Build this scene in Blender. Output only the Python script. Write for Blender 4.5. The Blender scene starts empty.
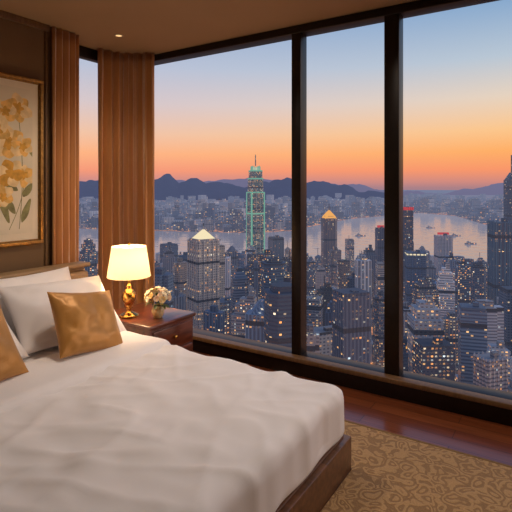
import bpy, bmesh, math, random
from mathutils import Vector, Matrix, noise
import numpy as np
random.seed(7)
S = bpy.context.scene
S.view_settings.view_transform = 'Standard'
S.view_settings.look = 'None'
COL = bpy.context.collection

# ------------------------------------------------------------------ helpers
def lin(c):
    c = c/255.0
    return c/12.92 if c <= 0.04045 else ((c+0.055)/1.055)**2.4
def rgb(r, g, b, a=1.0): return (lin(r), lin(g), lin(b), a)

class NT:
    def __init__(s, tree): s.t = tree; s.n = tree.nodes; s.l = tree.links
    def a(s, typ, **kw):
        nd = s.n.new(typ)
        for k, v in kw.items():
            setattr(nd, k, v)
        return nd
    def c(s, o, i): s.l.new(o, i)
    def math(s, op, a, b=None, clamp=False, c=None):
        nd = s.n.new('ShaderNodeMath'); nd.operation = op; nd.use_clamp = clamp
        for i, x in enumerate((a, b, c)):
            if x is None: continue
            if isinstance(x, (int, float)): nd.inputs[i].default_value = x
            else: s.l.new(x, nd.inputs[i])
        return nd.outputs[0]
    def mix(s, f, a, b):
        nd = s.n.new('ShaderNodeMix'); nd.data_type = 'RGBA'
        for sock, x in ((nd.inputs[0], f), (nd.inputs[6], a), (nd.inputs[7], b)):
            if isinstance(x, (int, float)): sock.default_value = x
            elif isinstance(x, tuple): sock.default_value = x
            else: s.l.new(x, sock)
        return nd.outputs[2]
    def ramp(s, fac, stops):
        nd = s.n.new('ShaderNodeValToRGB')
        e = nd.color_ramp.elements
        e[0].position = stops[0][0]; e[0].color = stops[0][1]
        e[1].position = stops[-1][0]; e[1].color = stops[-1][1]
        for p, c in stops[1:-1]:
            x = e.new(p); x.color = c
        s.l.new(fac, nd.inputs[0])
        return nd.outputs[0]

def newmat(name):
    m = bpy.data.materials.new(name); m.use_nodes = True
    m.node_tree.nodes.clear()
    return m, NT(m.node_tree)

def simple(name, col, rough=0.5, metal=0.0, noise_s=0, noise_a=0.15, bump=0, bump_s=50, coat=0, stretch=(1,1,1), spec=0.5, sheen=0):
    m, t = newmat(name)
    p = t.a('ShaderNodeBsdfPrincipled'); o = t.a('ShaderNodeOutputMaterial'); t.c(p.outputs[0], o.inputs[0])
    p.inputs['Roughness'].default_value = rough; p.inputs['Metallic'].default_value = metal
    p.inputs['Coat Weight'].default_value = coat
    p.inputs['Specular IOR Level'].default_value = spec
    p.inputs['Sheen Weight'].default_value = sheen
    p.inputs['Base Color'].default_value = col
    tc = t.a('ShaderNodeTexCoord'); mp = t.a('ShaderNodeMapping'); t.c(tc.outputs['Object'], mp.inputs[0])
    mp.inputs['Scale'].default_value = stretch
    if noise_s:
        n = t.a('ShaderNodeTexNoise'); n.inputs['Scale'].default_value = noise_s; n.inputs['Detail'].default_value = 5
        t.c(mp.outputs[0], n.inputs['Vector'])
        d = tuple(x*(1-noise_a*2) for x in col[:3])+(1,); l = tuple(min(1, x*(1+noise_a*2)) for x in col[:3])+(1,)
        t.c(t.ramp(n.outputs[0], [(0.3, d), (0.7, l)]), p.inputs['Base Color'])
    if bump:
        n = t.a('ShaderNodeTexNoise'); n.inputs['Scale'].default_value = bump_s; n.inputs['Detail'].default_value = 4
        t.c(mp.outputs[0], n.inputs['Vector'])
        b = t.a('ShaderNodeBump'); b.inputs['Strength'].default_value = bump; b.inputs['Distance'].default_value = 0.01
        t.c(n.outputs[0], b.inputs['Height']); t.c(b.outputs[0], p.inputs['Normal'])
    return m

def emis(name, col, st):
    m, t = newmat(name)
    e = t.a('ShaderNodeEmission'); o = t.a('ShaderNodeOutputMaterial'); t.c(e.outputs[0], o.inputs[0])
    e.inputs[0].default_value = col; e.inputs[1].default_value = st
    return m

def obj(name, verts, faces, mat=None, smooth=False, parent=None, mats=None, fm=None):
    me = bpy.data.meshes.new(name); me.from_pydata([tuple(v) for v in verts], [], faces)
    if mats:
        for x in mats: me.materials.append(x)
    elif mat: me.materials.append(mat)
    if fm is not None:
        for p, i in zip(me.polygons, fm): p.material_index = i
    me.update()
    if smooth:
        for p in me.polygons: p.use_smooth = True
    o = bpy.data.objects.new(name, me); COL.objects.link(o)
    if parent: o.parent = parent
    return o

def empty(name, loc=(0, 0, 0)):
    e = bpy.data.objects.new(name, None); COL.objects.link(e); e.location = loc
    e.empty_display_size = 0.1
    return e

def boxes(name, lst, mat, bevel=0.0, parent=None):
    V = []; F = []
    for (x0, x1, y0, y1, z0, z1) in lst:
        b = len(V)
        V += [(x0,y0,z0),(x1,y0,z0),(x1,y1,z0),(x0,y1,z0),(x0,y0,z1),(x1,y0,z1),(x1,y1,z1),(x0,y1,z1)]
        F += [tuple(b+i for i in f) for f in ((0,3,2,1),(4,5,6,7),(0,1,5,4),(1,2,6,5),(2,3,7,6),(3,0,4,7))]
    o = obj(name, V, F, mat, parent=parent)
    if bevel:
        m = o.modifiers.new('b', 'BEVEL'); m.width = bevel; m.segments = 3; m.limit_method = 'ANGLE'
        for p in o.data.polygons: p.use_smooth = True
    return o

def lathe(name, prof, mat, loc=(0,0,0), seg=32, parent=None, rfun=None):
    V = []; F = []
    for r, z in prof:
        for i in range(seg):
            a = 2*math.pi*i/seg
            rr = r*(rfun(a, z) if rfun else 1)
            V.append((loc[0]+rr*math.cos(a), loc[1]+rr*math.sin(a), loc[2]+z))
    for j in range(len(prof)-1):
        for i in range(seg):
            k = (i+1) % seg
            F.append((j*seg+i, j*seg+k, (j+1)*seg+k, (j+1)*seg+i))
    return obj(name, V, F, mat, smooth=True, parent=parent)

def rbox(name, c, dims, R, seg, mat, disp=None, parent=None):
    bm = bmesh.new()
    hx, hy, hz = dims[0]/2, dims[1]/2, dims[2]/2
    def grid(ax):
        a, b = [i for i in range(3) if i != ax]
        h = (hx, hy, hz)
        na = max(2, int(2*h[a]/seg)); nb = max(2, int(2*h[b]/seg))
        for s in (-1, 1):
            vs = []
            for i in range(na+1):
                row = []
                for j in range(nb+1):
                    p = [0, 0, 0]; p[ax] = s*h[ax]; p[a] = -h[a]+2*h[a]*i/na; p[b] = -h[b]+2*h[b]*j/nb
                    row.append(bm.verts.new(p))
                vs.append(row)
            for i in range(na):
                for j in range(nb):
                    bm.faces.new((vs[i][j], vs[i+1][j], vs[i+1][j+1], vs[i][j+1]))
    for ax in range(3): grid(ax)
    bmesh.ops.remove_doubles(bm, verts=bm.verts, dist=1e-5)
    for v in bm.verts:
        p = v.co
        q = Vector((max(-hx+R, min(hx-R, p.x)), max(-hy+R, min(hy-R, p.y)), max(-hz+R, min(hz-R, p.z))))
        n = (p-q)
        if n.length > 1e-7: n.normalize()
        w = q+n*R
        w = w+Vector(c)
        if disp: w = disp(w, n)
        v.co = w
    bmesh.ops.recalc_face_normals(bm, faces=bm.faces)
    me = bpy.data.meshes.new(name); bm.to_mesh(me); bm.free()
    me.materials.append(mat)
    for p in me.polygons: p.use_smooth = True
    o = bpy.data.objects.new(name, me); COL.objects.link(o)
    if parent: o.parent = parent
    return o

YAW = math.radians(32.5)
D = (-math.sin(YAW), math.cos(YAW)); Rr = (math.cos(YAW), math.sin(YAW))
def ray(t): return (D[0]+Rr[0]*t, D[1]+Rr[1]*t)
CAMZ = 1.52

# ------------------------------------------------------------------ camera
cam = bpy.data.cameras.new('camera'); co = bpy.data.objects.new('camera', cam); COL.objects.link(co)
co.location = (0, 0, CAMZ); co.rotation_euler = (math.radians(90), 0, YAW)
cam.lens = 33.5; cam.sensor_width = 36; cam.shift_y = -0.133; cam.clip_end = 90000; cam.clip_start = 0.05
S.camera = co

# ------------------------------------------------------------------ world (dusk sky)
w = bpy.data.worlds.new('dusk_sky'); S.world = w; w.use_nodes = True; w.node_tree.nodes.clear()
t = NT(w.node_tree)
tc = t.a('ShaderNodeTexCoord'); sx = t.a('ShaderNodeSeparateXYZ'); t.c(tc.outputs['Generated'], sx.inputs[0])
z = sx.outputs[2]
warm = t.ramp(z, [(0.0, rgb(176,128,130)), (0.012, rgb(212,138,122)), (0.035, rgb(250,150,100)), (0.07, rgb(255,174,92)), (0.11, rgb(255,200,132)),
                  (0.17, rgb(234,214,188)), (0.24, rgb(184,200,212)), (0.33, rgb(132,168,204)), (0.42, rgb(106,146,194)), (1.0, rgb(58,88,142))])
cool = t.ramp(z, [(0.0, rgb(160,130,144)), (0.012, rgb(200,140,138)), (0.035, rgb(246,154,122)), (0.07, rgb(254,180,132)), (0.11, rgb(242,196,166)),
                  (0.17, rgb(216,200,202)), (0.24, rgb(186,194,214)), (0.33, rgb(152,174,208)), (0.42, rgb(122,150,194)), (1.0, rgb(58,88,142))])
az = t.math('ARCTAN2', sx.outputs[0], sx.outputs[1])
fac = t.math('MULTIPLY_ADD', az, 1.1, True, 0.85)
colr = t.mix(fac, cool, warm)
bg = t.a('ShaderNodeBackground'); t.c(colr, bg.inputs[0]); bg.inputs[1].default_value = 1.0
o = t.a('ShaderNodeOutputWorld'); t.c(bg.outputs[0], o.inputs[0])
sl = bpy.data.lights.new('sunset_afterglow', 'SUN'); sl.energy = 1.1; sl.color = (1.0, 0.76, 0.62); sl.angle = math.radians(30)
so_ = bpy.data.objects.new('sunset_afterglow', sl); COL.objects.link(so_)
so_.rotation_euler = Vector((0.86, 0.42, 0.36)).to_track_quat('Z', 'Y').to_euler()

# ------------------------------------------------------------------ exterior materials
GZ = -250.0
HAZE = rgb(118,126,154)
def paint_haze(t, shader, L=6500.0, hz=HAZE):  # aerial haze painted into the material: emission mixed in by distance, no volume
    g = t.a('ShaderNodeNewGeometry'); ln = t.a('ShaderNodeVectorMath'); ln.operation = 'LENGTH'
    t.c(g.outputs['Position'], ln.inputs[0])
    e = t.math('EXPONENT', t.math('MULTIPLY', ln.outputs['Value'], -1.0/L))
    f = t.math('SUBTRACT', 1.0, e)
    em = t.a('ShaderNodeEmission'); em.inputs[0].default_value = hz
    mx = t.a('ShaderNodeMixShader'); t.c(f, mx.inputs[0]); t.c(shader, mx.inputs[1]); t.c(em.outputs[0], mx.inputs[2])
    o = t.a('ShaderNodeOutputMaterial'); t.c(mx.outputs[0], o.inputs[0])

def facade(name, cw, ch, lit=0.22, st=1.2):
    m, t = newmat(name)
    at = t.a('ShaderNodeAttribute'); at.attribute_name = 'Col'
    uv = t.a('ShaderNodeUVMap'); uv.uv_map = 'UVMap'
    s = t.a('ShaderNodeSeparateXYZ'); t.c(uv.outputs[0], s.inputs[0])
    seed = at.outputs['Alpha']
    cws = t.math('MULTIPLY_ADD', seed, cw*0.9, False, cw*0.7)
    u = t.math('DIVIDE', s.outputs[0], cws); v = t.math('DIVIDE', s.outputs[1], ch)
    fu = t.math('FRACT', u); fv = t.math('FRACT', v)
    iu = t.math('FLOOR', u); iv = t.math('FLOOR', v)
    kind = t.math('FRACT', t.math('MULTIPLY', seed, 13.7))
    mu = t.math('MULTIPLY', t.math('GREATER_THAN', fu, 0.24), t.math('LESS_THAN', fu, 0.80))
    mv = t.math('MULTIPLY', t.math('GREATER_THAN', fv, 0.30), t.math('LESS_THAN', fv, 0.76))
    win0 = t.math('MULTIPLY', mu, mv)
    mu2 = t.math('MAXIMUM', mu, t.math('GREATER_THAN', kind, 0.66))
    mv2 = t.math('MAXIMUM', mv, t.math('MULTIPLY', t.math('GREATER_THAN', kind, 0.30), t.math('LESS_THAN', kind, 0.66)))
    win = t.math('MULTIPLY', mu2, mv2)
    g = t.a('ShaderNodeNewGeometry'); gs = t.a('ShaderNodeSeparateXYZ'); t.c(g.outputs['Normal'], gs.inputs[0])
    side = t.math('LESS_THAN', t.math('ABSOLUTE', gs.outputs[2]), 0.5)
    win = t.math('MULTIPLY', win, side)
    mech = t.math('LESS_THAN', t.math('FRACT', t.math('DIVIDE', s.outputs[1], t.math('MULTIPLY_ADD', seed, 40.0, False, 48.0))), 0.07)
    cv = t.a('ShaderNodeCombineXYZ'); t.c(iu, cv.inputs[0]); t.c(iv, cv.inputs[1]); t.c(t.math('MULTIPLY', seed, 977.0), cv.inputs[2])
    wn = t.a('ShaderNodeTexWhiteNoise'); wn.noise_dimensions = '3D'; t.c(cv.outputs[0], wn.inputs[0])
    cf = t.a('ShaderNodeCombineXYZ'); t.c(iv, cf.inputs[0]); t.c(t.math('MULTIPLY', seed, 331.0), cf.inputs[1])
    wf = t.a('ShaderNodeTexWhiteNoise'); wf.noise_dimensions = '3D'; t.c(cf.outputs[0], wf.inputs[0])
    hsh = t.math('FRACT', t.math('MULTIPLY', seed, 37.0))
    dens = t.math('MULTIPLY_ADD', t.math('POWER', hsh, 2.2), lit*3.0, False, lit*0.4)
    dens = t.math('ADD', dens, t.math('MULTIPLY', t.math('GREATER_THAN', wf.outputs[0], 0.95), 0.25))
    low = t.math('DIVIDE', t.math('SUBTRACT', -215.0, s.outputs[1]), 60.0, True)
    dens = t.math('ADD', dens, t.math('MULTIPLY', low, 0.5))
    on = t.math('MULTIPLY', t.math('LESS_THAN', wn.outputs[0], dens), t.math('MULTIPLY', win0, side))
    on = t.math('MULTIPLY', on, t.math('SUBTRACT', 1.0, mech))
    sc = t.a('ShaderNodeSeparateColor'); t.c(wn.outputs[1], sc.inputs[0])
    lc = t.ramp(sc.outputs[2], [(0.0, rgb(255,156,68)), (0.6, rgb(255,196,116)), (0.88, rgb(252,232,196)), (1.0, rgb(195,225,242))])
    base = t.mix(win, at.outputs['Color'], t.mix(0.34, rgb(40,64,94), at.outputs['Color']))
    base = t.mix(t.math('MULTIPLY', mech, side), base, rgb(40,48,60))
    p = t.a('ShaderNodeBsdfPrincipled'); t.c(base, p.inputs['Base Color'])
    t.c(t.math('MULTIPLY_ADD', win, -0.55, False, 0.75), p.inputs['Roughness'])
    p.inputs['IOR'].default_value = 1.7
    t.c(lc, p.inputs['Emission Color'])
    es = t.math('MULTIPLY', on, t.math('MULTIPLY_ADD', t.math('POWER', sc.outputs[1], 2.5), st, False, st*0.28))
    t.c(es, p.inputs['Emission Strength'])
    paint_haze(t, p.outputs[0])
    m.cycles.emission_sampling = 'NONE'
    return m
M_near = facade('facade_windows', 3.5, 3.6, 0.12, 1.5)
M_far = facade('facade_windows_far_shore', 12, 9, 0.08, 1.5)
def glow(name, col, st, L=6500):
    m, t = newmat(name); e = t.a('ShaderNodeEmission'); e.inputs[0].default_value = col; e.inputs[1].default_value = st
    paint_haze(t, e.outputs[0], L); m.cycles.emission_sampling = 'NONE'; return m
G_white = glow('crown_light_white', rgb(255,236,190), 1.0)
G_gold = glow('crown_light_gold', rgb(255,180,80), 1.0)
G_red = glow('sign_light_red', rgb(235,60,56), 0.7)
G_teal = glow('crown_light_teal', rgb(140,212,180), 0.62)
CITYM = [M_near, G_white, G_gold, G_red, G_teal]

class Batch:
    def __init__(s): s.V = []; s.F = []; s.UV = []; s.C = []; s.M = []
    def prism(s, pts0, pts1, z0, z1, col, mat=0, cap=True):
        n = len(pts0); b = len(s.V)
        s.V += [(x, y, z0) for x, y in pts0]+[(x, y, z1) for x, y in pts1]
        acc = 0
        for i in range(n):
            k = (i+1) % n
            L = math.hypot(pts0[k][0]-pts0[i][0], pts0[k][1]-pts0[i][1])
            s.F.append((b+i, b+k, b+n+k, b+n+i)); s.C.append(col); s.M.append(mat)
            s.UV += [(acc, z0), (acc+L, z0), (acc+L, z1), (acc, z1)]; acc += L
        if cap:
            s.F.append(tuple(b+n+i for i in range(n))); s.C.append(col); s.M.append(mat); s.UV += [(0, 0)]*n
    def box(s, cx, cy, z0, z1, w, d, rot, col, mat=0):
        s.poly(cx, cy, z0, z1, [(-w/2,-d/2),(w/2,-d/2),(w/2,d/2),(-w/2,d/2)], rot, col, mat)
    def poly(s, cx, cy, z0, z1, shape, rot, col, mat=0, k0=1.0, k1=1.0):
        c, sn = math.cos(rot), math.sin(rot)
        P = lambda k: [(cx+(x*c-y*sn)*k, cy+(x*sn+y*c)*k) for x, y in shape]
        s.prism(P(k0), P(k1), z0, z1, col, mat)
    def make(s, name, mats):
        me = bpy.data.meshes.new(name); me.from_pydata(s.V, [], s.F)
        for m in mats: me.materials.append(m)
        me.polygons.foreach_set('material_index', s.M)
        uv = me.uv_layers.new(name='UVMap'); uv.data.foreach_set('uv', np.array(s.UV, dtype=np.float32).ravel())
        ca = me.color_attributes.new('Col', 'FLOAT_COLOR', 'CORNER')
        arr = []
        for f, c in zip(s.F, s.C): arr += list(c)*len(f)
        ca.data.foreach_set('color', np.array(arr, dtype=np.float32))
        me.update()
        o = bpy.data.objects.new(name, me); COL.objects.link(o); return o

PAL = [(120,136,156),(156,164,172),(182,184,188),(82,108,136),(112,114,124),(146,134,126),(72,98,126),(206,204,202),(108,132,156),(76,88,108),(62,78,104),(168,158,150),(196,196,200),(54,64,84)]
def bcol():
    c = random.choice(PAL); k = random.uniform(0.78, 1.18)
    return (lin(c[0]*k), lin(c[1]*k), lin(c[2]*k), random.random())

def cross(w, d, n=0.28):
    a, b = w/2, d/2; p, q = a*(1-n*1.6), b*(1-n*1.6)
    return [(-p,-b),(p,-b),(p,-q),(a,-q),(a,q),(p,q),(p,b),(-p,b),(-p,q),(-a,q),(-a,-q),(-p,-q)]
def octo(w, d, k=0.22):
    a, b = w/2, d/2; p, q = a*(1-2*k), b*(1-2*k)
    return [(-p,-b),(p,-b),(a,-q),(a,q),(p,b),(-p,b),(-a,q),(-a,-q)]

def tower(B, x, y, top, w, d, rot, col=None, kind=None, crown=True):
    col = col or bcol(); kind = kind or random.choice(['box','cross','octo','step','cross','step','ribs','spired'])
    roof = (col[0]*0.6, col[1]*0.6, col[2]*0.6, col[3])
    h = top-GZ
    if random.random() < 0.6 and h > 70:
        B.box(x, y, GZ, GZ+random.uniform(15, 28), w*1.35, d*1.35, rot, col)
    if kind == 'box':
        B.box(x, y, GZ, top, w, d, rot, col); B.box(x, y, top, top+3, w*0.94, d*0.94, rot, roof)
    elif kind == 'cross':
        B.poly(x, y, GZ, top, cross(w, d), rot, col)
        B.box(x, y, top, top+7, w*0.35, d*0.4, rot, roof)
    elif kind == 'octo':
        B.poly(x, y, GZ, top, octo(w, d), rot, col); B.poly(x, y, top, top+6, octo(w*0.7, d*0.7), rot, roof)
    elif kind == 'step':
        B.box(x, y, GZ, GZ+h*0.86, w, d, rot, col)
        B.box(x, y, GZ+h*0.86, GZ+h*0.95, w*0.8, d*0.8, rot, col)
        B.box(x, y, GZ+h*0.95, top, w*0.5, d*0.55, rot, col)
    elif kind == 'spired':
        B.poly(x, y, GZ, GZ+h*0.9, octo(w, d, 0.12), rot, col)
        cc, ss = math.cos(rot), math.sin(rot)
        P = lambda q: [(x+(a*cc-b*ss)*q, y+(a*ss+b*cc)*q) for a, b in octo(w*0.85, d*0.85, 0.12)]
        B.prism(P(1), P(0.25), GZ+h*0.9, top, col, 0)
    elif kind == 'ribs':
        B.box(x, y, GZ, top, w*0.96, d*0.96, rot, col)
        c, s = math.cos(rot), math.sin(rot); lt = (min(1,col[0]*1.35), min(1,col[1]*1.35), min(1,col[2]*1.35), col[3])
        n = 5
        for i in range(n):
            for sg in (-1, 1):
                lx = -w/2+w*(i+0.5)/n; lyy = sg*d*0.49
                B.box(x+lx*c-lyy*s, y+lx*s+lyy*c, GZ, top+2, w*0.05, d*0.05, rot, lt)
                lx2 = sg*w*0.49; ly2 = -d/2+d*(i+0.5)/n
                B.box(x+lx2*c-ly2*s, y+lx2*s+ly2*c, GZ, top+2, w*0.05, d*0.05, rot, lt)
    if kind != 'spired': B.box(x+w*0.15, y-d*0.1, top, top+random.uniform(3, 9), w*0.22, d*0.25, rot, roof)
    if random.random() < 0.15: B.box(x-w*0.1, y, top, top+random.uniform(12, 25), 1.2, 1.2, rot, roof)
    if crown and random.random() < 0.09: B.box(x, y, top-4, top-1.5, w*1.02, d*1.02, rot, col, random.choice([1, 2, 2, 4, 3]))

F = 476.0
def place(u, dist):
    r = ray((u-256)/F); return r[0]*dist, r[1]*dist
def ztop(v, dist): return CAMZ-(v-188)/F*dist

heroes = []
def hero(u0, u1, vtop, dist, col, kind, ang=25, dr=1.0, name='skyscraper', extra=None):
    B = Batch()
    x, y = place((u0+u1)/2, dist); W = (u1-u0)/F*dist
    a = math.radians(ang); ww = W/(math.cos(a)+math.sin(a)*dr)
    bear = math.atan2(y, x)-math.pi/2
    rot = bear+a
    top = ztop(vtop, dist)
    c = (lin(col[0]), lin(col[1]), lin(col[2]), random.random())
    if kind != 'none': tower(B, x, y, top, ww, ww*dr, rot, c, kind, False)
    if extra: extra(B, x, y, top, ww, ww*dr, rot, c, dist)
    heroes.append((x, y, W*0.75))
    return B.make(name, CITYM)

def ifc(B, x, y, top, w, d, rot, c, dist):
    h = top-GZ
    lv = [(0, 0.55, 1.0), (0.55, 0.75, 0.95), (0.75, 0.88, 0.88), (0.88, 0.955, 0.78)]
    for a, b, k in lv:
        B.poly(x, y, GZ+h*a, GZ+h*b, octo(w*k, d*k, 0.13), rot, c, 0)
        B.poly(x, y, GZ+h*b-3, GZ+h*b+1, octo(w*k*1.02, d*k*1.02, 0.13), rot, c, 4)
    n = 20
    for i in range(n):
        a = 2*math.pi*i/n
        px, py = x+math.cos(a)*w*0.32, y+math.sin(a)*w*0.32
        B.box(px, py, GZ+h*0.955, top-abs(math.sin(a*2))*h*0.012, w*0.05, w*0.05, a, c, 4)
    B.poly(x, y, GZ+h*0.955, GZ+h*0.985, octo(w*0.55, d*0.55), rot, c, 1)
    cc, ss = math.cos(rot), math.sin(rot)
    lt = (0.35, 0.48, 0.45, 0.5)
    for sx_ in (-1, -0.33, 0.33, 1):
        for sy_ in (-1, 1):
            for q in (0, 1):
                lx, ly = (sx_*w*0.44, sy_*w*0.485) if q == 0 else (sy_*w*0.485, sx_*w*0.44)
                B.box(x+lx*cc-ly*ss, y+lx*ss+ly*cc, GZ+h*0.05, GZ+h*0.75, 2.0, 2.0, rot, lt, 4 if abs(sx_) == 1 else 0)
    B.box(x, y, top, top+34, 2.6, 2.6, rot, c, 0)
hero(246, 265, 166, 1450, (84,124,122), 'none', 22, 1.0, 'skyscraper', ifc)

def roofcone(B, x, y, z0, z1, w, d, rot, c, mat, k):
    cc, ss = math.cos(rot), math.sin(rot)
    P = lambda q: [(x+(a*cc-b*ss)*q, y+(a*ss+b*cc)*q) for a, b in ((-w/2,-d/2),(w/2,-d/2),(w/2,d/2),(-w/2,d/2))]
    B.prism(P(1), P(k), z0, z1, c, mat)
def pyr(B, x, y, top, w, d, rot, c, dist):
    B.box(x, y, top, top+4, w*0.85, d*0.85, rot, c, 0)
    roofcone(B, x, y, top+4, top+17, w*0.7, d*0.7, rot, c, 1, 0.1)
    B.box(x, y, top+17, top+26, 1.2, 1.2, rot, c, 0)
def redtop(B, x, y, top, w, d, rot, c, dist):
    B.box(x, y, top+4, top+9, w*0.75, d*0.2, rot, c, 3)
def goldtop(B, x, y, top, w, d, rot, c, dist):
    roofcone(B, x, y, top-2, top+8, w*0.85, d*0.85, rot, c, 2, 0.75)
    roofcone(B, x, y, top+8, top+22, w*0.6, d*0.6, rot, c, 2, 0.15)
    B.box(x, y, top+22, top+40, 2, 2, rot, c, 0)
def spire(B, x, y, top, w, d, rot, c, dist):
    roofcone(B, x, y, top, top+18, w*0.8, d*0.8, rot, c, 0, 0.3)
    B.box(x, y, top+18, top+60, 3, 3, rot, c, 0)
H = [
 (187,220,241,700,(166,164,160),'ribs',28,0.9,pyr),(214,225,247,790,(156,152,146),'box',25,0.9,None),
 (259,288,262,650,(62,92,118),'octo',18,1,None),(320,338,218,1350,(120,104,96),'octo',20,1,goldtop),
 (354,372,260,700,(214,216,220),'cross',15,1,None),(338,350,262,800,(112,102,100),'box',25,1,None),
 (399,413,208,1150,(62,66,84),'ribs',25,0.8,lambda B,x,y,top,w,d,r,c,ds: B.box(x,y,top-5,top+2,w*1.03,d*1.03,r,c,3)),
 (375,386,229,1200,(70,72,92),'box',20,1,redtop),(434,452,236,1250,(186,184,188),'ribs',20,1,redtop),
 (463,503,306,560,(198,202,208),'cross',22,0.5,None),(488,514,222,850,(78,108,128),'ribs',20,1,None),
 (503,520,180,1150,(72,94,112),'octo',25,1,spire),(415,441,284,760,(120,154,186),'ribs',25,0.7,None),
 (413,453,345,470,(52,68,90),'box',22,0.8,None),(305,343,332,500,(164,170,178),'box',30,0.6,None),
 (314,338,287,760,(66,62,62),'step',20,1,None),(236,256,285,900,(156,160,166),'step',25,1,None),
 (238,264,322,620,(168,174,180),'ribs',28,0.6,None),(268,284,238,1300,(88,100,112),'box',25,1,None),
 (160,178,245,1250,(76,96,122),'box',25,1,None),(172,188,262,820,(158,148,140),'cross',20,1,None),
 (480,512,345,520,(190,196,202),'step',20,0.7,None),(452,470,262,900,(90,112,138),'step',25,1,None),
 (80,97,240,900,(66,88,114),'step',25,1,None),(224,240,268,1050,(128,134,144),'box',20,1,None),
 (345,354,240,1500,(130,132,140),'box',20,1,None),(292,304,258,1000,(124,114,110),'step',20,1,None),
 (305,316,256,1000,(104,116,134),'spired',20,1,None),(388,400,250,950,(146,134,128),'step',20,1,None),
 (372,388,296,680,(100,108,122),'cross',20,1,None),(440,462,318,640,(146,142,142),'cross',20,1,None),
 (396,414,308,640,(178,178,182),'cross',22,1,None),(340,356,312,620,(110,126,146),'octo',20,1,None),
 (212,240,300,760,(90,110,132),'ribs',30,0.8,None),(288,304,296,700,(160,154,150),'cross',20,1,None),
 (166,186,296,620,(106,118,134),'ribs',24,0.8,None),(80,98,280,600,(116,124,136),'cross',24,0.8,None),
 (500,530,290,640,(76,98,122),'box',24,0.8,None),(416,428,246,1050,(150,150,158),'spired',20,1,None),
 (470,486,266,800,(74,92,116),'octo',20,1,None),(328,342,250,1150,(140,128,124),'cross',20,1,None),
 (362,376,248,1100,(90,100,118),'step',20,1,None),(356,366,330,560,(176,176,178),'cross',20,1,None),
 (226,238,246,1150,(84,96,116),'spired',20,1,None),(443,455,274,820,(186,186,190),'cross',20,1,None)]
for (a,b,c_,d_,cl,k_,an,dr,ex) in H: hero(a,b,c_,d_,cl,k_,an,dr,'skyscraper',ex)

# ------------------------------------------------------------------ generic near-shore city
B = Batch(); placed = list(heroes)
tries = 0; cnt = 0
while cnt < 1000 and tries < 60000:
    tries += 1
    dist = math.sqrt(random.uniform(430**2, 1600**2)); u = random.uniform(-260, 800)
    x, y = place(u, dist)
    wd = random.uniform(18, 36)
    if random.random() < 0.12: wd *= 1.4
    if any((x-a)**2+(y-b)**2 < (wd*0.64+r)**2 for a, b, r in placed): continue
    dd = wd*random.uniform(0.6, 1.0)
    vlim = (252 if u > 300 else 247) + 90*random.random()**1.6 + max(0, (900-dist))*0.08
    zt = ztop(vlim, dist)
    h = min(zt-GZ, random.uniform(80, 220) if random.random() < 0.75 else random.uniform(20, 60))
    h = max(h, 12)
    tower(B, x, y, GZ+h, wd, dd, math.radians(random.choice([20, 28, 12, 45])+random.uniform(-6, 6)))
    placed.append((x, y, wd*0.48)); cnt += 1
B.make('city_skyline', CITYM)

# ------------------------------------------------------------------ far shore city
def pt(u, v):
    d = (CAMZ-GZ)*F/(v-188.0); x, y = place(u, d); return (x, y)
farshore = [(-300,228),(60,228),(160,231),(250,233),(290,231),(318,225),(350,219),(385,216),(420,213),(455,216),(490,226),(560,236),(900,246)]
def vshore(u):
    for (a, va), (b, vb) in zip(farshore, farshore[1:]):
        if a <= u <= b: return va+(vb-va)*(u-a)/(b-a)
    return 235
B = Batch()
for i in range(4200):
    u = random.uniform(-280, 850); vs = vshore(u)
    v = 188+ (vs-188)*random.uniform(0.33, 0.985)
    d = (CAMZ-GZ)*F/(v-188.0); x, y = place(u, d)
    wd = random.uniform(30, 75)*(d/3500)**0.5
    h = random.uniform(15, 70) if random.random() < 0.85 else random.uniform(70, 150)
    B.box(x, y, GZ, GZ+h, wd, wd*random.uniform(0.5, 1), random.uniform(0, 1.5), bcol())
    if random.random() < 0.3: B.box(x, y, GZ+h, GZ+h+12, wd*0.5, wd*0.4, random.uniform(0, 1.5), bcol())
for u, vt in ((398,200),(210,208),(200,212),(330,206),(372,206),(440,206)):
    vs = vshore(u)-1.5; d = (CAMZ-GZ)*F/(vs-188.0); x, y = place(u, d)
    B.box(x, y, GZ, ztop(vt, d), 50, 50, 0.5, bcol())
B.make('far_shore_skyline', [M_far])

# ------------------------------------------------------------------ ground, water
m, t = newmat('city_ground')
g = t.a('ShaderNodeNewGeometry')
vo = t.a('ShaderNodeTexVoronoi'); vo.feature = 'DISTANCE_TO_EDGE'; vo.inputs['Scale'].default_value = 0.011
t.c(g.outputs['Position'], vo.inputs['Vector'])
n = t.a('ShaderNodeTexNoise'); n.inputs['Scale'].default_value = 0.05; t.c(g.outputs['Position'], n.inputs['Vector'])
road = t.math('LESS_THAN', vo.outputs[0], 0.09)
p = t.a('ShaderNodeBsdfPrincipled'); t.c(t.ramp(n.outputs[0], [(0.35, rgb(34,48,56)), (0.65, rgb(76,86,98))]), p.inputs['Base Color'])
p.inputs['Emission Color'].default_value = rgb(255,160,80)
nn = t.a('ShaderNodeTexNoise'); nn.inputs['Scale'].default_value = 0.12; t.c(g.outputs['Position'], nn.inputs['Vector'])
t.c(t.math('MULTIPLY', road, t.math('MULTIPLY', t.math('SUBTRACT', nn.outputs[0], 0.38, True), 6.0)), p.inputs['Emission Strength'])  # street-light glow painted onto the ground as emission along the roads
paint_haze(t, p.outputs[0]); m.cycles.emission_sampling = 'NONE'
R = 60000
obj('city_ground', [(-R,-300,GZ-1.5),(R,-300,GZ-1.5),(R,R,GZ-1.5),(-R,R,GZ-1.5)], [(0,1,2,3)], m)

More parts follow.
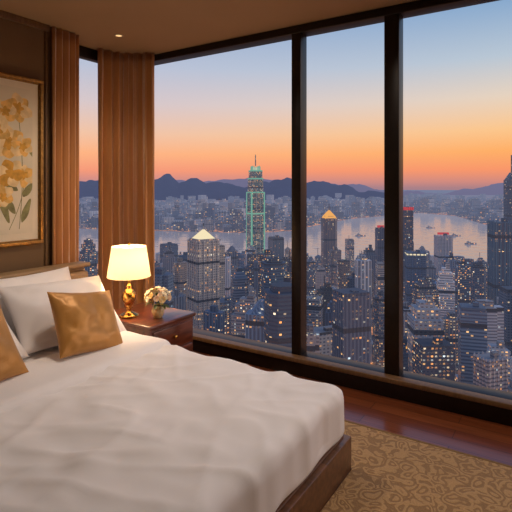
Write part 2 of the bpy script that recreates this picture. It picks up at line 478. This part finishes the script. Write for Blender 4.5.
m, t = newmat('harbour_water')
p = t.a('ShaderNodeBsdfPrincipled'); p.inputs['Base Color'].default_value = rgb(110,126,150); p.inputs['Roughness'].default_value = 0.10
p.inputs['IOR'].default_value = 2.1
n = t.a('ShaderNodeTexNoise'); n.inputs['Scale'].default_value = 0.02; g = t.a('ShaderNodeNewGeometry'); t.c(g.outputs['Position'], n.inputs['Vector'])
b = t.a('ShaderNodeBump'); b.inputs['Strength'].default_value = 0.5; b.inputs['Distance'].default_value = 4; t.c(n.outputs[0], b.inputs['Height']); t.c(b.outputs[0], p.inputs['Normal'])
paint_haze(t, p.outputs[0], 9000, rgb(182,178,194)); m.cycles.emission_sampling = 'NONE'
near = [(900,280),(560,270),(480,264),(430,264),(340,262),(250,260),(60,258),(-300,258)]
pts = [pt(*q) for q in farshore]+[pt(*q) for q in near]
obj('harbour_water', [(x, y, GZ-0.5) for x, y in pts], [tuple(range(len(pts)))], m)
BB = Batch()
for u, v in ((455,236),(430,228),(470,244),(360,236),(215,240),(445,250)):
    x, y = pt(u, v); c = (0.12,0.13,0.16,0.3)
    BB.poly(x, y, GZ-0.5, GZ+4, [(-24,-4),(18,-5),(29,0),(18,5),(-24,4)], 0.6, c, 0); BB.box(x-6, y-4, GZ+4, GZ+10, 16, 7, 0.6, (0.5,0.5,0.5,0.1)); BB.box(x-8, y-5, GZ+10, GZ+14, 4, 4, 0.6, (0.3,0.3,0.3,0.1))
BB.make('ferry', [M_far])

# ------------------------------------------------------------------ mountains
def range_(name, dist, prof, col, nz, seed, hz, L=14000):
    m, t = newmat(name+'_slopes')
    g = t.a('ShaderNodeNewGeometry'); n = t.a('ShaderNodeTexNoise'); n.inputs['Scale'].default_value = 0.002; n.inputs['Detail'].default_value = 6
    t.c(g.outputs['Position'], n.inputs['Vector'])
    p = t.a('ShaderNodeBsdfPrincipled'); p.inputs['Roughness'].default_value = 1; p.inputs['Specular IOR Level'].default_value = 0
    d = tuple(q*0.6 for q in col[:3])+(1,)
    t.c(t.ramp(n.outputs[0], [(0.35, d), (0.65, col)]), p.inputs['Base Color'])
    paint_haze(t, p.outputs[0], L, hz); m.cycles.emission_sampling = 'NONE'
    V = []; F_ = []; us = list(range(-400, 961, 3)); K = 9
    for u in us:
        hh = None
        for (a, va), (b, vb) in zip(prof, prof[1:]):
            if a <= u <= b:
                s = (u-a)/(b-a); s = s*s*(3-2*s); hh = va+(vb-va)*s
        if hh is None: hh = prof[-1][1]
        hh = hh + nz*noise.fractal(Vector((u*0.035, seed, 0)), 0.7, 2.0, 5)
        zt = ztop(hh, dist)
        for k in range(K):
            f = k/(K-1)
            prof_h = 1-abs(f-0.5)*2; prof_h = prof_h**0.8
            dk = dist*(0.88+0.24*f)
            x, y = place(u, dk)
            zz = (GZ-5)+(zt-GZ)*prof_h
            if 0 < k < K-1 and k != (K-1)//2: zz += (zt-GZ)*0.16*noise.fractal(Vector((u*0.08, k*0.9, seed)), 0.8, 2.0, 4)
            V.append((x, y, zz))
    for i in range(len(us)-1):
        for k in range(K-1):
            F_.append((i*K+k, (i+1)*K+k, (i+1)*K+k+1, i*K+k+1))
    obj(name, V, F_, m, smooth=True)
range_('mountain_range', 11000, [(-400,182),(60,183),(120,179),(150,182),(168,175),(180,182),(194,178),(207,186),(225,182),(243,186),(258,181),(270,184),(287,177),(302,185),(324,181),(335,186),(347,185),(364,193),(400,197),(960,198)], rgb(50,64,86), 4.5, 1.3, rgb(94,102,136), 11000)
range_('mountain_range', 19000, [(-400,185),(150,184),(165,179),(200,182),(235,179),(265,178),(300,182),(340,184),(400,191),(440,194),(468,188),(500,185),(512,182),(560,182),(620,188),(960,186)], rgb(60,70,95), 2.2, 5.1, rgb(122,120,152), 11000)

# ================================================================== ROOM
CE = 2.85; WY = 3.48; HX = -3.55; SX = -3.77; EX = 3.2; BY = -2.6
M_wall = simple('wall_paint', rgb(116,90,60), 0.75, noise_s=3, noise_a=0.05, bump=0.15, bump_s=140)
M_ceil = simple('ceiling_paint', rgb(164,136,104), 0.8, noise_s=2, noise_a=0.02)
M_dark = simple('dark_bronze_frame', rgb(34,25,20), 0.35, 0.3, noise_s=20, noise_a=0.1)
M_trim = simple('wood_trim', rgb(110,80,50), 0.45, noise_s=8, noise_a=0.12, stretch=(6,6,0.6))

m, t = newmat('floor_wood')
tc = t.a('ShaderNodeTexCoord'); mp = t.a('ShaderNodeMapping'); t.c(tc.outputs['Object'], mp.inputs[0])
br = t.a('ShaderNodeTexBrick'); t.c(mp.outputs[0], br.inputs['Vector']); br.inputs['Scale'].default_value = 1.0
br.inputs['Brick Width'].default_value = 1.1; br.inputs['Row Height'].default_value = 0.11; br.inputs['Mortar Size'].default_value = 0.002
br.inputs['Color1'].default_value = rgb(122,62,36); br.inputs['Color2'].default_value = rgb(148,82,48); br.inputs['Mortar'].default_value = rgb(46,24,14)
mp2 = t.a('ShaderNodeMapping'); t.c(tc.outputs['Object'], mp2.inputs[0]); mp2.inputs['Scale'].default_value = (2, 30, 1)
n = t.a('ShaderNodeTexNoise'); n.inputs['Scale'].default_value = 1.5; n.inputs['Detail'].default_value = 6; t.c(mp2.outputs[0], n.inputs['Vector'])
mm = t.a('ShaderNodeMix'); mm.data_type = 'RGBA'; mm.blend_type = 'MULTIPLY'; mm.inputs[0].default_value = 0.7
t.c(br.outputs[0], mm.inputs[6]); t.c(t.ramp(n.outputs[0], [(0.3, (0.5,0.47,0.45,1)), (0.7, (1,1,1,1))]), mm.inputs[7])
p = t.a('ShaderNodeBsdfPrincipled'); t.c(mm.outputs[2], p.inputs['Base Color']); p.inputs['Roughness'].default_value = 0.28
p.inputs['Coat Weight'].default_value = 0.6; p.inputs['Coat Roughness'].default_value = 0.14
o = t.a('ShaderNodeOutputMaterial'); t.c(p.outputs[0], o.inputs[0]); M_floor = m
boxes('floor', [(-4.0, EX+0.1, BY-0.1, WY+0.25, -0.15, 0.0)], M_floor)
boxes('ceiling', [(-4.0, EX+0.1, BY-0.1, WY+0.25, CE, CE+0.15)], M_ceil)
boxes('wall_left', [(HX-0.45, HX, BY, 2.665, 0, CE)], M_wall)
boxes('wall_right', [(EX, EX+0.1, BY, WY+0.2, 0, CE)], M_wall)
boxes('wall_back', [(HX, EX, BY-0.1, BY, 0, CE)], M_wall)
boxes('baseboard_left', [(HX, HX+0.015, BY, 2.38, 0, 0.12)], M_trim, 0.003)
boxes('baseboard_back', [(HX+0.02, EX, BY, BY+0.015, 0, 0.12)], M_trim, 0.003)
boxes('trim_1', [(HX, HX+0.035, BY, 2.38, CE-0.05, CE), (HX, HX+0.014, 2.355, 2.38, 0.12, CE-0.05)], M_trim, 0.004)

fr = [(-3.77, EX, WY-0.02, WY+0.12, CE-0.065, CE),
      (-3.77, EX, WY-0.02, WY+0.12, 0.0, 0.155)]
for x, wd in ((-1.82, 0.085), (-1.035, 0.11), (0.62, 0.11), (2.0, 0.11)):
    fr.append((x-wd/2, x+wd/2, WY-0.015, WY+0.10, 0.0, CE))
fr.append((-3.80, -3.70, WY-0.02, WY+0.12, 0, CE)); fr.append((EX-0.1, EX, WY-0.02, WY+0.12, 0, CE))
W1 = empty('window_1')
boxes('frame', fr, M_dark, 0.006, W1)
m, t = newmat('window_glass')
tr = t.a('ShaderNodeBsdfTransparent'); gl = t.a('ShaderNodeBsdfGlossy'); gl.inputs['Roughness'].default_value = 0.0
fz = t.a('ShaderNodeLayerWeight'); fz.inputs[0].default_value = 0.1
mx = t.a('ShaderNodeMixShader'); t.c(t.math('MULTIPLY', fz.outputs[0], 0.25), mx.inputs[0]); t.c(tr.outputs[0], mx.inputs[1]); t.c(gl.outputs[0], mx.inputs[2])
o = t.a('ShaderNodeOutputMaterial'); t.c(mx.outputs[0], o.inputs[0]); M_glass = m
obj('glass', [(-3.75, WY+0.06, 0.1), (EX-0.05, WY+0.06, 0.1), (EX-0.05, WY+0.06, CE-0.03), (-3.75, WY+0.06, CE-0.03)], [(0,1,2,3)], M_glass, parent=W1)
boxes('stool_board', [(-3.20, EX, WY-0.10, WY-0.02, 0.125, 0.16)], M_trim, 0.006, W1)
boxes('trim_2', [(-3.20, EX, WY-0.05, WY-0.02, 0.0, 0.125)], M_dark, 0.004)
W2 = empty('window_2')
boxes('frame', [(SX-0.08, SX, 2.665, 2.70, 0, CE), (SX-0.08, SX, 2.70, WY, CE-0.1, CE), (SX-0.08, SX, 2.70, WY, 0, 0.155)], M_dark, 0.004, W2)
obj('glass', [(SX-0.04, 2.69, 0.1), (SX-0.04, WY, 0.1), (SX-0.04, WY, CE-0.05), (SX-0.04, 2.69, CE-0.05)], [(0,1,2,3)], M_glass, parent=W2)

# ------------------------------------------------------------------ curtains
M_curt = simple('curtain_fabric', rgb(184,128,74), 0.6, noise_s=30, noise_a=0.05, bump=0.2, bump_s=300, sheen=0.6, stretch=(1,1,0.1))
def curtain(name, path, zt, zb, folds, amp, mat, flare=0.25):
    P = [Vector((a, b, 0)) for a, b in path]
    seg = [(P[i+1]-P[i]).length for i in range(len(P)-1)]; L = sum(seg); N = folds*14
    V = []; F_ = []; rows = 26
    for j in range(rows+1):
        f = j/rows; zz = zt+(zb-zt)*f
        for i in range(N+1):
            s = i/N*L; k = 0
            while k < len(seg)-1 and s > seg[k]: s -= seg[k]; k += 1
            dd = (P[k+1]-P[k]).normalized(); p = P[k]+dd*s; nn = Vector((dd.y, -dd.x, 0))
            ph = 2*math.pi*folds*i/N
            am = amp*(0.75+0.6*noise.noise(Vector((i*0.05, 0, 3))))*(1+flare*f)
            off = am*math.sin(ph+0.35*math.sin(f*3+i*0.02))+0.15*amp*noise.noise(Vector((i*0.2, f*3, 9)))
            p = p+nn*off+dd*0.35*am*math.sin(2*ph)
            V.append((p.x, p.y, zz))
    for j in range(rows):
        for i in range(N):
            a = j*(N+1)+i; F_.append((a, a+1, a+N+2, a+N+1))
    o = obj(name, V, F_, mat, smooth=True)
    so = o.modifiers.new('s', 'SOLIDIFY'); so.thickness = 0.004
    return o
path = [(-3.69, 3.00), (-3.66, 3.14), (-3.60, 3.24), (-3.51, 3.32), (-3.41, 3.37), (-3.34, 3.38)]
curtain('curtain', path, CE-0.01, 0.03, 6, 0.050, M_curt)
curtain('curtain', [(-3.512, 2.395), (-3.512, 2.52), (-3.512, 2.655)], CE-0.01, 0.03, 4, 0.028, M_curt, 0.0)

# ------------------------------------------------------------------ bed
bed = empty('bed', (0, 0, 0))
M_bwood = simple('bed_wood', rgb(98,62,38), 0.4, noise_s=5, noise_a=0.2, stretch=(1,8,8), coat=0.2)
M_head = simple('headboard_leather', rgb(158,128,92), 0.5, noise_s=8, noise_a=0.05, bump=0.1, bump_s=200)
M_white = simple('white_cotton', rgb(240,236,236), 0.7, noise_s=4, noise_a=0.01, bump=0.05, bump_s=400, sheen=0.3)
BX0, BX1, BY0, BY1 = -3.3, -0.94, 0.25, 2.43
boxes('base_frame', [(BX0, BX1, BY0, BY1, 0.0, 0.19), (BX0, BX1-0.03, BY0+0.03, BY1-0.03, 0.19, 0.2)], M_bwood, 0.012, bed)
boxes('headboard_back', [(-3.47, -3.40, 0.0, 2.63, 0, 0.86)], M_head, 0.01, bed)
for i in range(3):
    y0 = 0.0+i*2.63/3
    rbox('headboard_pad_%d' % (i+1), (-3.375, y0+2.63/6, 0.50), (0.09, 2.63/3-0.006, 0.66), 0.03, 0.03, M_head, parent=bed)
boxes('headboard_cap', [(-3.475, -3.33, -0.01, 2.64, 0.86, 0.895)], M_head, 0.012, bed)

TOPZ = 0.475
def ridge(x, y, s):
    return (1-min(1, abs(noise.noise(Vector((x, y, s))))*2.2))**3
def wrk(p, n):
    q = p.copy()
    a = noise.fractal(Vector((p.x*2.6, p.y*2.6, 1.0)), 0.9, 2.0, 2)*0.012
    c_, s_ = math.cos(0.5), math.sin(0.5)
    ux, uy = p.x*c_+p.y*s_, -p.x*s_+p.y*c_
    b = 0.014*ridge(ux*1.3, uy*5.5, 4.0)*(0.4+0.6*abs(noise.noise(Vector((p.x*1.5, p.y*1.5, 12)))*2))
    b += 0.009*ridge(p.x*4.5+p.y*1.5, p.y*2.0, 9.0)
    b += 0.010*noise.noise(Vector((p.x*7, p.y*8.5, 8.0)))
    if p.z > 0.25:
        q += n*(a+b-0.008)
    if n.z < 0.3:
        s = p.x if abs(n.y) > abs(n.x) else p.y
        q += Vector((n.x, n.y, 0))*0.007*math.sin(s*17+2*noise.noise(Vector((s*3, 0, 0))))*max(0, (0.48-p.z)/0.3)
    return q
hz = (TOPZ-0.185)
rbox('duvet', ((-3.25+BX1-0.012)/2, (BY0+BY1)/2, 0.185+hz/2), (BX1-0.012+3.25, BY1-BY0-0.03, hz), 0.075, 0.018, M_white, wrk, bed)
def wr2(p, n):
    return p+n*(noise.fractal(Vector((p.x*3, p.y*3, 7)), 0.9, 2.0, 3)*0.006)
rbox('turned_down_sheet', (-2.43, (BY0+BY1)/2, 0.185+hz/2+0.018), (0.50, BY1-BY0-0.002, hz+0.02), 0.078, 0.022, M_white, wr2, bed)

def pillow(name, w, h, th, c, lean, mat, roll=0, yaw=0, seed=0, parent=None):
    N = 36; V = []; F_ = []
    idx = {}
    a = math.radians(lean)
    M = Matrix(((0, -math.sin(a), math.cos(a)), (1, 0, 0), (0, math.cos(a), math.sin(a))))
    M = Matrix.Rotation(math.radians(yaw), 3, 'Z') @ M @ Matrix.Rotation(math.radians(roll), 3, 'Z')
    for s in (1, -1):
        for i in range(N+1):
            for j in range(N+1):
                x = -1+2*i/N; y = -1+2*j/N
                x = math.sin(x*math.pi/2); y = math.sin(y*math.pi/2)
                edge = (i in (0, N) or j in (0, N))
                if edge and s == -1: idx[(s, i, j)] = idx[(1, i, j)]; continue
                X = x*w/2*(1-0.075*(1-y*y)*abs(x)); Y = y*h/2*(1-0.085*(1-x*x)*abs(y))
                zz = th/2*(max(0, (1-abs(x)**2.6)*(1-abs(y)**2.6)))**0.55
                v = Vector((X, Y, s*zz))
                e = 1-max(abs(x), abs(y))**4
                v.z += s*e*0.018*noise.fractal(Vector((x*2.0+seed, y*2.0, s+seed)), 0.8, 2.0, 3)
                v.z += s*e*0.005*math.sin(9*math.atan2(1-abs(y)+0.15, 1-abs(x)+0.15)+seed)
                idx[(s, i, j)] = len(V); V.append(Vector(c)+M @ v)
    for s in (1, -1):
        for i in range(N):
            for j in range(N):
                f = (idx[(s,i,j)], idx[(s,i+1,j)], idx[(s,i+1,j+1)], idx[(s,i,j+1)])
                F_.append(f if s == 1 else f[::-1])
    return obj(name, V, F_, mat, smooth=True, parent=parent)
M_gold = simple('gold_satin', rgb(184,130,58), 0.42, 0.22, noise_s=10, noise_a=0.05, bump=0.08, bump_s=120, sheen=0.3)
pillow('pillow', 0.78, 0.50, 0.20, (-3.13, 1.98, 0.69), 32, M_white, seed=1)
pillow('pillow', 0.78, 0.50, 0.20, (-3.13, 1.17, 0.69), 32, M_white, seed=2)
pillow('pillow', 0.78, 0.50, 0.20, (-3.13, 0.38, 0.69), 32, M_white, seed=8)
pillow('pillow', 0.76, 0.52, 0.22, (-2.87, 2.06, 0.675), 46, M_white, roll=-3, yaw=-4, seed=3)
pillow('pillow', 0.76, 0.52, 0.22, (-2.87, 1.30, 0.675), 46, M_white, roll=2, seed=4)
pillow('pillow', 0.74, 0.48, 0.20, (-2.88, 0.54, 0.665), 42, M_white, seed=9)
pillow('cushion', 0.46, 0.43, 0.17, (-2.55, 1.99, 0.665), 34, M_gold, roll=-10, seed=5)
pillow('cushion', 0.46, 0.44, 0.17, (-2.58, 1.30, 0.67), 32, M_gold, roll=5, seed=6)

# ------------------------------------------------------------------ nightstand
ns = empty('nightstand')
M_ns = simple('mahogany', rgb(96,46,28), 0.3, noise_s=5, noise_a=0.25, stretch=(8,1,8), coat=0.5)
NX0, NX1, NY0, NY1, NT_ = -3.08, -2.47, 2.47, 2.98, 0.52
boxes('carcass', [(NX0+0.02, NX1-0.02, NY0+0.015, NY1-0.015, 0.09, NT_-0.03)], M_ns, 0.004, ns)
boxes('top', [(NX0, NX1, NY0, NY1, NT_-0.03, NT_)], M_ns, 0.008, ns)
boxes('drawer_1', [(NX1-0.022, NX1-0.004, NY0+0.04, NY1-0.04, 0.30, NT_-0.05)], M_ns, 0.006, ns)
boxes('drawer_2', [(NX1-0.022, NX1-0.004, NY0+0.04, NY1-0.04, 0.11, 0.285)], M_ns, 0.006, ns)
boxes('legs', [(a, a+0.05, b, b+0.05, 0, 0.09) for a in (NX0+0.03, NX1-0.08) for b in (NY0+0.02, NY1-0.07)], M_ns, 0.004, ns)
M_brass = simple('brass', rgb(200,150,78), 0.25, 1.0, noise_s=10, noise_a=0.05)
for zz in (0.39, 0.2):
    kn = lathe('knob', [(0.0, 0.03), (0.012, 0.028), (0.016, 0.02), (0.012, 0.012), (0.006, 0.008), (0.006, 0.0)], M_brass, seg=16, parent=ns)
    kn.rotation_euler = (0, math.radians(90), 0); kn.location = (NX1-0.006, (NY0+NY1)/2, zz)

# ------------------------------------------------------------------ table lamp
lx, ly = -2.83, 2.60
lamp = empty('table_lamp', (lx, ly, NT_))
lathe('base', [(0.0,0.0),(0.075,0.0),(0.078,0.012),(0.06,0.02),(0.045,0.028),(0.022,0.04),(0.018,0.055),(0.03,0.065),(0.02,0.075),
               (0.035,0.10),(0.052,0.13),(0.056,0.155),(0.048,0.185),(0.028,0.21),(0.016,0.225),(0.024,0.235),(0.014,0.245),(0.009,0.26),(0.009,0.31)], M_brass, seg=36, parent=lamp)
m, t = newmat('lamp_shade_linen')
e = t.a('ShaderNodeEmission'); e.inputs[0].default_value = rgb(255,210,152)
e.inputs[1].default_value = 0.16
dfb = t.a('ShaderNodeBsdfDiffuse'); dfb.inputs[0].default_value = rgb(238,222,194)
tl = t.a('ShaderNodeBsdfTranslucent'); tl.inputs[0].default_value = rgb(212,188,150)
m1 = t.a('ShaderNodeMixShader'); m1.inputs[0].default_value = 0.25; t.c(dfb.outputs[0], m1.inputs[1]); t.c(tl.outputs[0], m1.inputs[2])
ad = t.a('ShaderNodeAddShader'); t.c(m1.outputs[0], ad.inputs[0]); t.c(e.outputs[0], ad.inputs[1])
o = t.a('ShaderNodeOutputMaterial'); t.c(ad.outputs[0], o.inputs[0])
sh = lathe('shade', [(0.163,0.31),(0.166,0.312),(0.131,0.545),(0.128,0.545)], m, seg=48, parent=lamp)
lathe('finial', [(0.0,0.585),(0.008,0.58),(0.006,0.57),(0.012,0.56),(0.004,0.55),(0.004,0.5)], M_brass, seg=16, parent=lamp)
boxes('spider', [(-0.128,0.128,-0.002,0.002,0.538,0.542),(-0.002,0.002,-0.128,0.128,0.538,0.542)], M_brass, 0, lamp)
bl = bpy.data.lights.new('bulb_light', 'POINT'); bl.energy = 12; bl.color = (1.0, 0.72, 0.44); bl.shadow_soft_size = 0.035
bo = bpy.data.objects.new('bulb_light', bl); COL.objects.link(bo); bo.parent = lamp; bo.location = (0, 0, 0.42)

# ------------------------------------------------------------------ vase with flowers
vx, vy = -2.62, 2.70
fl = empty('flower_vase', (vx, vy, NT_))
M_vase = simple('glazed_ceramic', rgb(206,180,130), 0.15, coat=0.6, noise_s=12, noise_a=0.08)
lathe('vase', [(0.0,0.0),(0.034,0.0),(0.036,0.006),(0.046,0.03),(0.05,0.055),(0.042,0.08),(0.036,0.088),(0.042,0.096),(0.038,0.096),(0.034,0.088)], M_vase, seg=32, parent=fl)
Mp = [simple('petal_cream', rgb(255,246,224), 0.6), simple('petal_yellow', rgb(250,224,168), 0.6), simple('petal_blush', rgb(250,226,200), 0.6), simple('leaf_green', rgb(74,88,40), 0.5)]
V = []; Fx = []; FM = []
def petal(c, ax, up, L, Wd, cup, mi):
    side = ax.cross(up).normalized(); b = len(V); n = 5
    for i in range(n+1):
        s = i/n; wv = Wd*math.sin(math.pi*min(1, s*0.85+0.08))**0.7
        ctr = c+ax*(L*math.sin(s*1.3))+up*(L*cup*s*s)
        for k in (-1, 0, 1): V.append(ctr+side*wv*k+up*(0.25*wv*abs(k)))
    for i in range(n):
        for k in range(2):
            a = b+i*3+k; Fx.append((a, a+1, a+4, a+3)); FM.append(mi)
random.seed(11)
for i in range(38):
    th = random.uniform(0, 2*math.pi); ph = math.acos(random.uniform(0.0, 1.0))
    nrm = Vector((math.sin(ph)*math.cos(th), math.sin(ph)*math.sin(th), math.cos(ph)))
    c = Vector((0, 0, 0.15))+Vector((nrm.x*0.088, nrm.y*0.088, nrm.z*0.07))
    e1 = nrm.orthogonal().normalized(); e2 = nrm.cross(e1)
    mi = random.choice([0, 0, 0, 1, 2]); sz = random.uniform(0.020, 0.029)
    for ring, (n, k, cup) in enumerate(((6, 1.0, 0.35), (5, 0.72, 0.9), (4, 0.4, 1.6))):
        for j in range(n):
            a = 2*math.pi*j/n+ring*0.5
            petal(c, e1*math.cos(a)+e2*math.sin(a), nrm, sz*k, sz*0.5*k, cup, mi)
for i in range(26):
    th = random.uniform(0, 2*math.pi); el = random.uniform(-0.3, 0.9)
    ax = Vector((math.cos(th)*math.cos(el), math.sin(th)*math.cos(el), math.sin(el)))
    petal(Vector((0, 0, 0.12))+ax*0.05, ax, Vector((0, 0, 1)), 0.06, 0.012, -0.2, 3)
for i in range(12):
    th = 2*math.pi*i/12; a = Vector((math.cos(th)*0.02, math.sin(th)*0.02, 0.03)); b_ = Vector((math.cos(th)*0.05, math.sin(th)*0.05, 0.13))
    b0 = len(V); V += [a+Vector((0.002,0,0)), a+Vector((-0.001,0.0017,0)), a+Vector((-0.001,-0.0017,0)), b_+Vector((0.002,0,0)), b_+Vector((-0.001,0.0017,0)), b_+Vector((-0.001,-0.0017,0))]
    Fx += [(b0,b0+1,b0+4,b0+3),(b0+1,b0+2,b0+5,b0+4),(b0+2,b0,b0+3,b0+5)]; FM += [3]*3
obj('bouquet', V, Fx, smooth=True, parent=fl, mats=Mp, fm=FM)

# ------------------------------------------------------------------ painting
pa = empty('framed_painting')
PY0, PY1, PZ0, PZ1 = 1.05, 2.325, 1.075, 2.385
M_gf = simple('gilt_frame', rgb(150,112,58), 0.35, 0.7, noise_s=40, noise_a=0.15, bump=0.2, bump_s=90)
X0 = HX+0.002
def ringb(y0, y1, z0, z1, wd, xa, xb): return [(xa,xb,y0,y1,z1-wd,z1),(xa,xb,y0,y1,z0,z0+wd),(xa,xb,y0,y0+wd,z0+wd,z1-wd),(xa,xb,y1-wd,y1,z0+wd,z1-wd)]
boxes('frame', ringb(PY0, PY1, PZ0, PZ1, 0.028, X0, X0+0.035)+ringb(PY0+0.028, PY1-0.028, PZ0+0.028, PZ1-0.028, 0.01, X0, X0+0.022), M_gf, 0.004, pa)
M_mat = simple('mat_board', rgb(228,216,192), 0.85, noise_s=5, noise_a=0.02)
boxes('mat_board', [(X0, X0+0.012, PY0+0.03, PY1-0.03, PZ0+0.03, PZ1-0.03)], M_mat, 0, pa)
M_cv = simple('painted_canvas', rgb(222,212,188), 0.8, noise_s=3.5, noise_a=0.06)
boxes('canvas', [(X0+0.011, X0+0.014, PY0+0.085, PY1-0.085, PZ0+0.09, PZ1-0.09)], M_cv, 0, pa)
PM = [simple('paint_ochre', rgb(222,176,96), 0.7, noise_s=18, noise_a=0.15), simple('paint_peach', rgb(236,206,152), 0.7, noise_s=14, noise_a=0.12),
      simple('paint_gold', rgb(206,152,56), 0.7, noise_s=20, noise_a=0.15), simple('paint_olive', rgb(136,132,84), 0.7, noise_s=15, noise_a=0.2)]
V = []; Fx = []; FM = []; cnt_l = [0]
def blob(y, z, L, W, ang, mi, lay):
    n = 18; b = len(V); xx = X0+0.0142+cnt_l[0]*0.00002; cnt_l[0] += 1
    for i in range(n):
        a = 2*math.pi*i/n; rx = L*(0.5+0.5*math.cos(a)); ry = W*math.sin(a)*(0.55+0.45*math.sin(rx/L*math.pi*0.8+0.3))*(1+0.15*math.sin(3*a+y*30))
        V.append((xx, max(PY0+0.087, min(PY1-0.087, y+rx*math.cos(ang)-ry*math.sin(ang))), max(PZ0+0.092, min(PZ1-0.092, z+rx*math.sin(ang)+ry*math.cos(ang)))))
    Fx.append(tuple(range(b, b+n))); FM.append(mi)
def flower(y, z, r, mi):
    n = 6; a0 = random.random()*3
    for k in range(n): blob(y, z, r*random.uniform(0.85, 1.15), r*0.42, a0+k*2*math.pi/n, mi if k % 2 else (0 if mi == 1 else 1), 0)
    for k in range(5): blob(y, z, r*0.42, r*0.14, a0+0.5+k*1.25, 2, 0)
def stem(p, q, w=0.006):
    steps = 12; b = len(V); xx = X0+0.0142+cnt_l[0]*0.00002; cnt_l[0] += 1
    for i in range(steps+1):
        s = i/steps; y = p[0]+(q[0]-p[0])*s+0.03*math.sin(s*3.1); zz = p[1]+(q[1]-p[1])*s
        V.append((xx, y-w/2, zz)); V.append((xx, y+w/2, zz))
    for i in range(steps): Fx.append((b+2*i, b+2*i+1, b+2*i+3, b+2*i+2)); FM.append(3)
random.seed(4)
stem((2.13, 1.2), (2.12, 2.1)); stem((2.05, 1.2), (2.18, 1.66)); stem((1.9, 1.2), (1.95, 2.0)); stem((1.5, 1.2), (1.6, 2.0)); stem((1.7,1.2),(1.4,1.8))
for y, zz, L, a in ((2.15,1.25,0.2,1.2),(2.1,1.32,0.17,2.2),(2.16,1.45,0.15,0.9),(2.05,1.25,0.22,1.9),(2.0,1.4,0.2,2.4),(2.12,1.5,0.15,2.6),(1.6,1.3,0.25,1.0),(1.5,1.35,0.25,2.2),(1.8,1.3,0.25,1.5),(2.2,1.85,0.12,-0.9)):
    blob(y, zz, L, 0.028, a, 3, 0)
for y, zz, r, mi in ((2.12,2.14,0.12,1),(2.02,2.10,0.1,0),(2.04,1.86,0.13,1),(2.16,1.84,0.09,0),(2.17,1.62,0.09,0),(2.06,1.63,0.11,2),(1.95,1.95,0.13,1),(1.6,2.05,0.17,1),(1.4,1.8,0.15,0),(1.75,1.75,0.16,1),(1.3,1.5,0.12,0),(2.0,1.45,0.09,0)):
    flower(y, zz, r, mi)
obj('painted_flowers', V, Fx, parent=pa, mats=PM, fm=FM)

# ------------------------------------------------------------------ rug
m, t = newmat('rug_damask')
tc = t.a('ShaderNodeTexCoord')
n1 = t.a('ShaderNodeTexNoise'); n1.inputs['Scale'].default_value = 8; n1.inputs['Detail'].default_value = 1; t.c(tc.outputs['Object'], n1.inputs['Vector'])
vm = t.a('ShaderNodeVectorMath'); vm.operation = 'MULTIPLY_ADD'; t.c(n1.outputs[1], vm.inputs[0]); vm.inputs[1].default_value = (0.18,0.18,0.18); t.c(tc.outputs['Object'], vm.inputs[2])
vo = t.a('ShaderNodeTexVoronoi'); vo.feature = 'F1'; vo.inputs['Scale'].default_value = 13; t.c(vm.outputs[0], vo.inputs['Vector'])
rings = t.math('SINE', t.math('MULTIPLY', vo.outputs['Distance'], 17.0))
pat = t.math('MULTIPLY_ADD', rings, 0.5, False, 0.5)
fine = t.a('ShaderNodeTexNoise'); fine.inputs['Scale'].default_value = 160; t.c(tc.outputs['Object'], fine.inputs['Vector'])
cc = t.ramp(pat, [(0.35, rgb(148,110,64)), (0.6, rgb(182,142,90))])
mm = t.a('ShaderNodeMix'); mm.data_type = 'RGBA'; mm.blend_type = 'MULTIPLY'; mm.inputs[0].default_value = 1
t.c(cc, mm.inputs[6]); t.c(t.ramp(fine.outputs[0], [(0.3, (0.75,0.75,0.75,1)), (0.7, (1.1,1.1,1.1,1))]), mm.inputs[7])
p = t.a('ShaderNodeBsdfPrincipled'); t.c(mm.outputs[2], p.inputs['Base Color']); p.inputs['Roughness'].default_value = 0.95; p.inputs['Sheen Weight'].default_value = 0.2
b = t.a('ShaderNodeBump'); b.inputs['Strength'].default_value = 0.4; b.inputs['Distance'].default_value = 0.003
t.c(t.math('ADD', pat, fine.outputs[0]), b.inputs['Height']); t.c(b.outputs[0], p.inputs['Normal'])
o = t.a('ShaderNodeOutputMaterial'); t.c(p.outputs[0], o.inputs[0])
M_bind = simple('rug_binding', rgb(130,98,58), 0.9, noise_s=60, noise_a=0.1)
rg = empty('area_rug')
boxes('pile', [(BX1+0.002, 2.2, -1.6, 2.90, 0.0, 0.014), (-2.3, BX1+0.002, BY1+0.002, 2.90, 0.0, 0.014)], m, 0, rg)
boxes('binding', [(-2.3, 2.2, 2.90, 2.92, 0.0, 0.016)], M_bind, 0.004, rg)

# ------------------------------------------------------------------ recessed downlights (one in view, the rest added as unseen fill)
M_can = simple('downlight_trim', rgb(180,160,130), 0.4, 0.2)
M_led = emis('downlight_lens', rgb(255,205,140), 1.3)
def down(x, y, watts, ang=110, col=(1.0, 0.83, 0.67)):
    e = empty('recessed_downlight', (x, y, CE))
    lathe('ring', [(0.028,-0.001),(0.029,-0.006),(0.038,-0.006),(0.041,-0.001)], M_can, seg=32, parent=e)
    lathe('lens', [(0.0,-0.003),(0.027,-0.003)], M_led, seg=32, parent=e)
    l = bpy.data.lights.new('spot', 'SPOT'); l.energy = watts; l.spot_size = math.radians(ang); l.spot_blend = 0.9; l.color = col; l.shadow_soft_size = 0.10
    lo = bpy.data.objects.new('spot', l); COL.objects.link(lo); lo.parent = e; lo.location = (0, 0, -0.03)
down(-3.24, 2.86, 14, 90, (1, 0.72, 0.45))
for x, y, fill_watts in ((-2.3, 2.25, 62), (-1.0, 2.6, 38), (-2.6, 0.6, 9), (0.6, 2.3, 60), (0.6, -1.0, 14), (-1.6, -1.2, 12), (2.0, -0.2, 22)):  # out-of-view lamps added to brighten the bed and room
    down(x, y, fill_watts, 140)
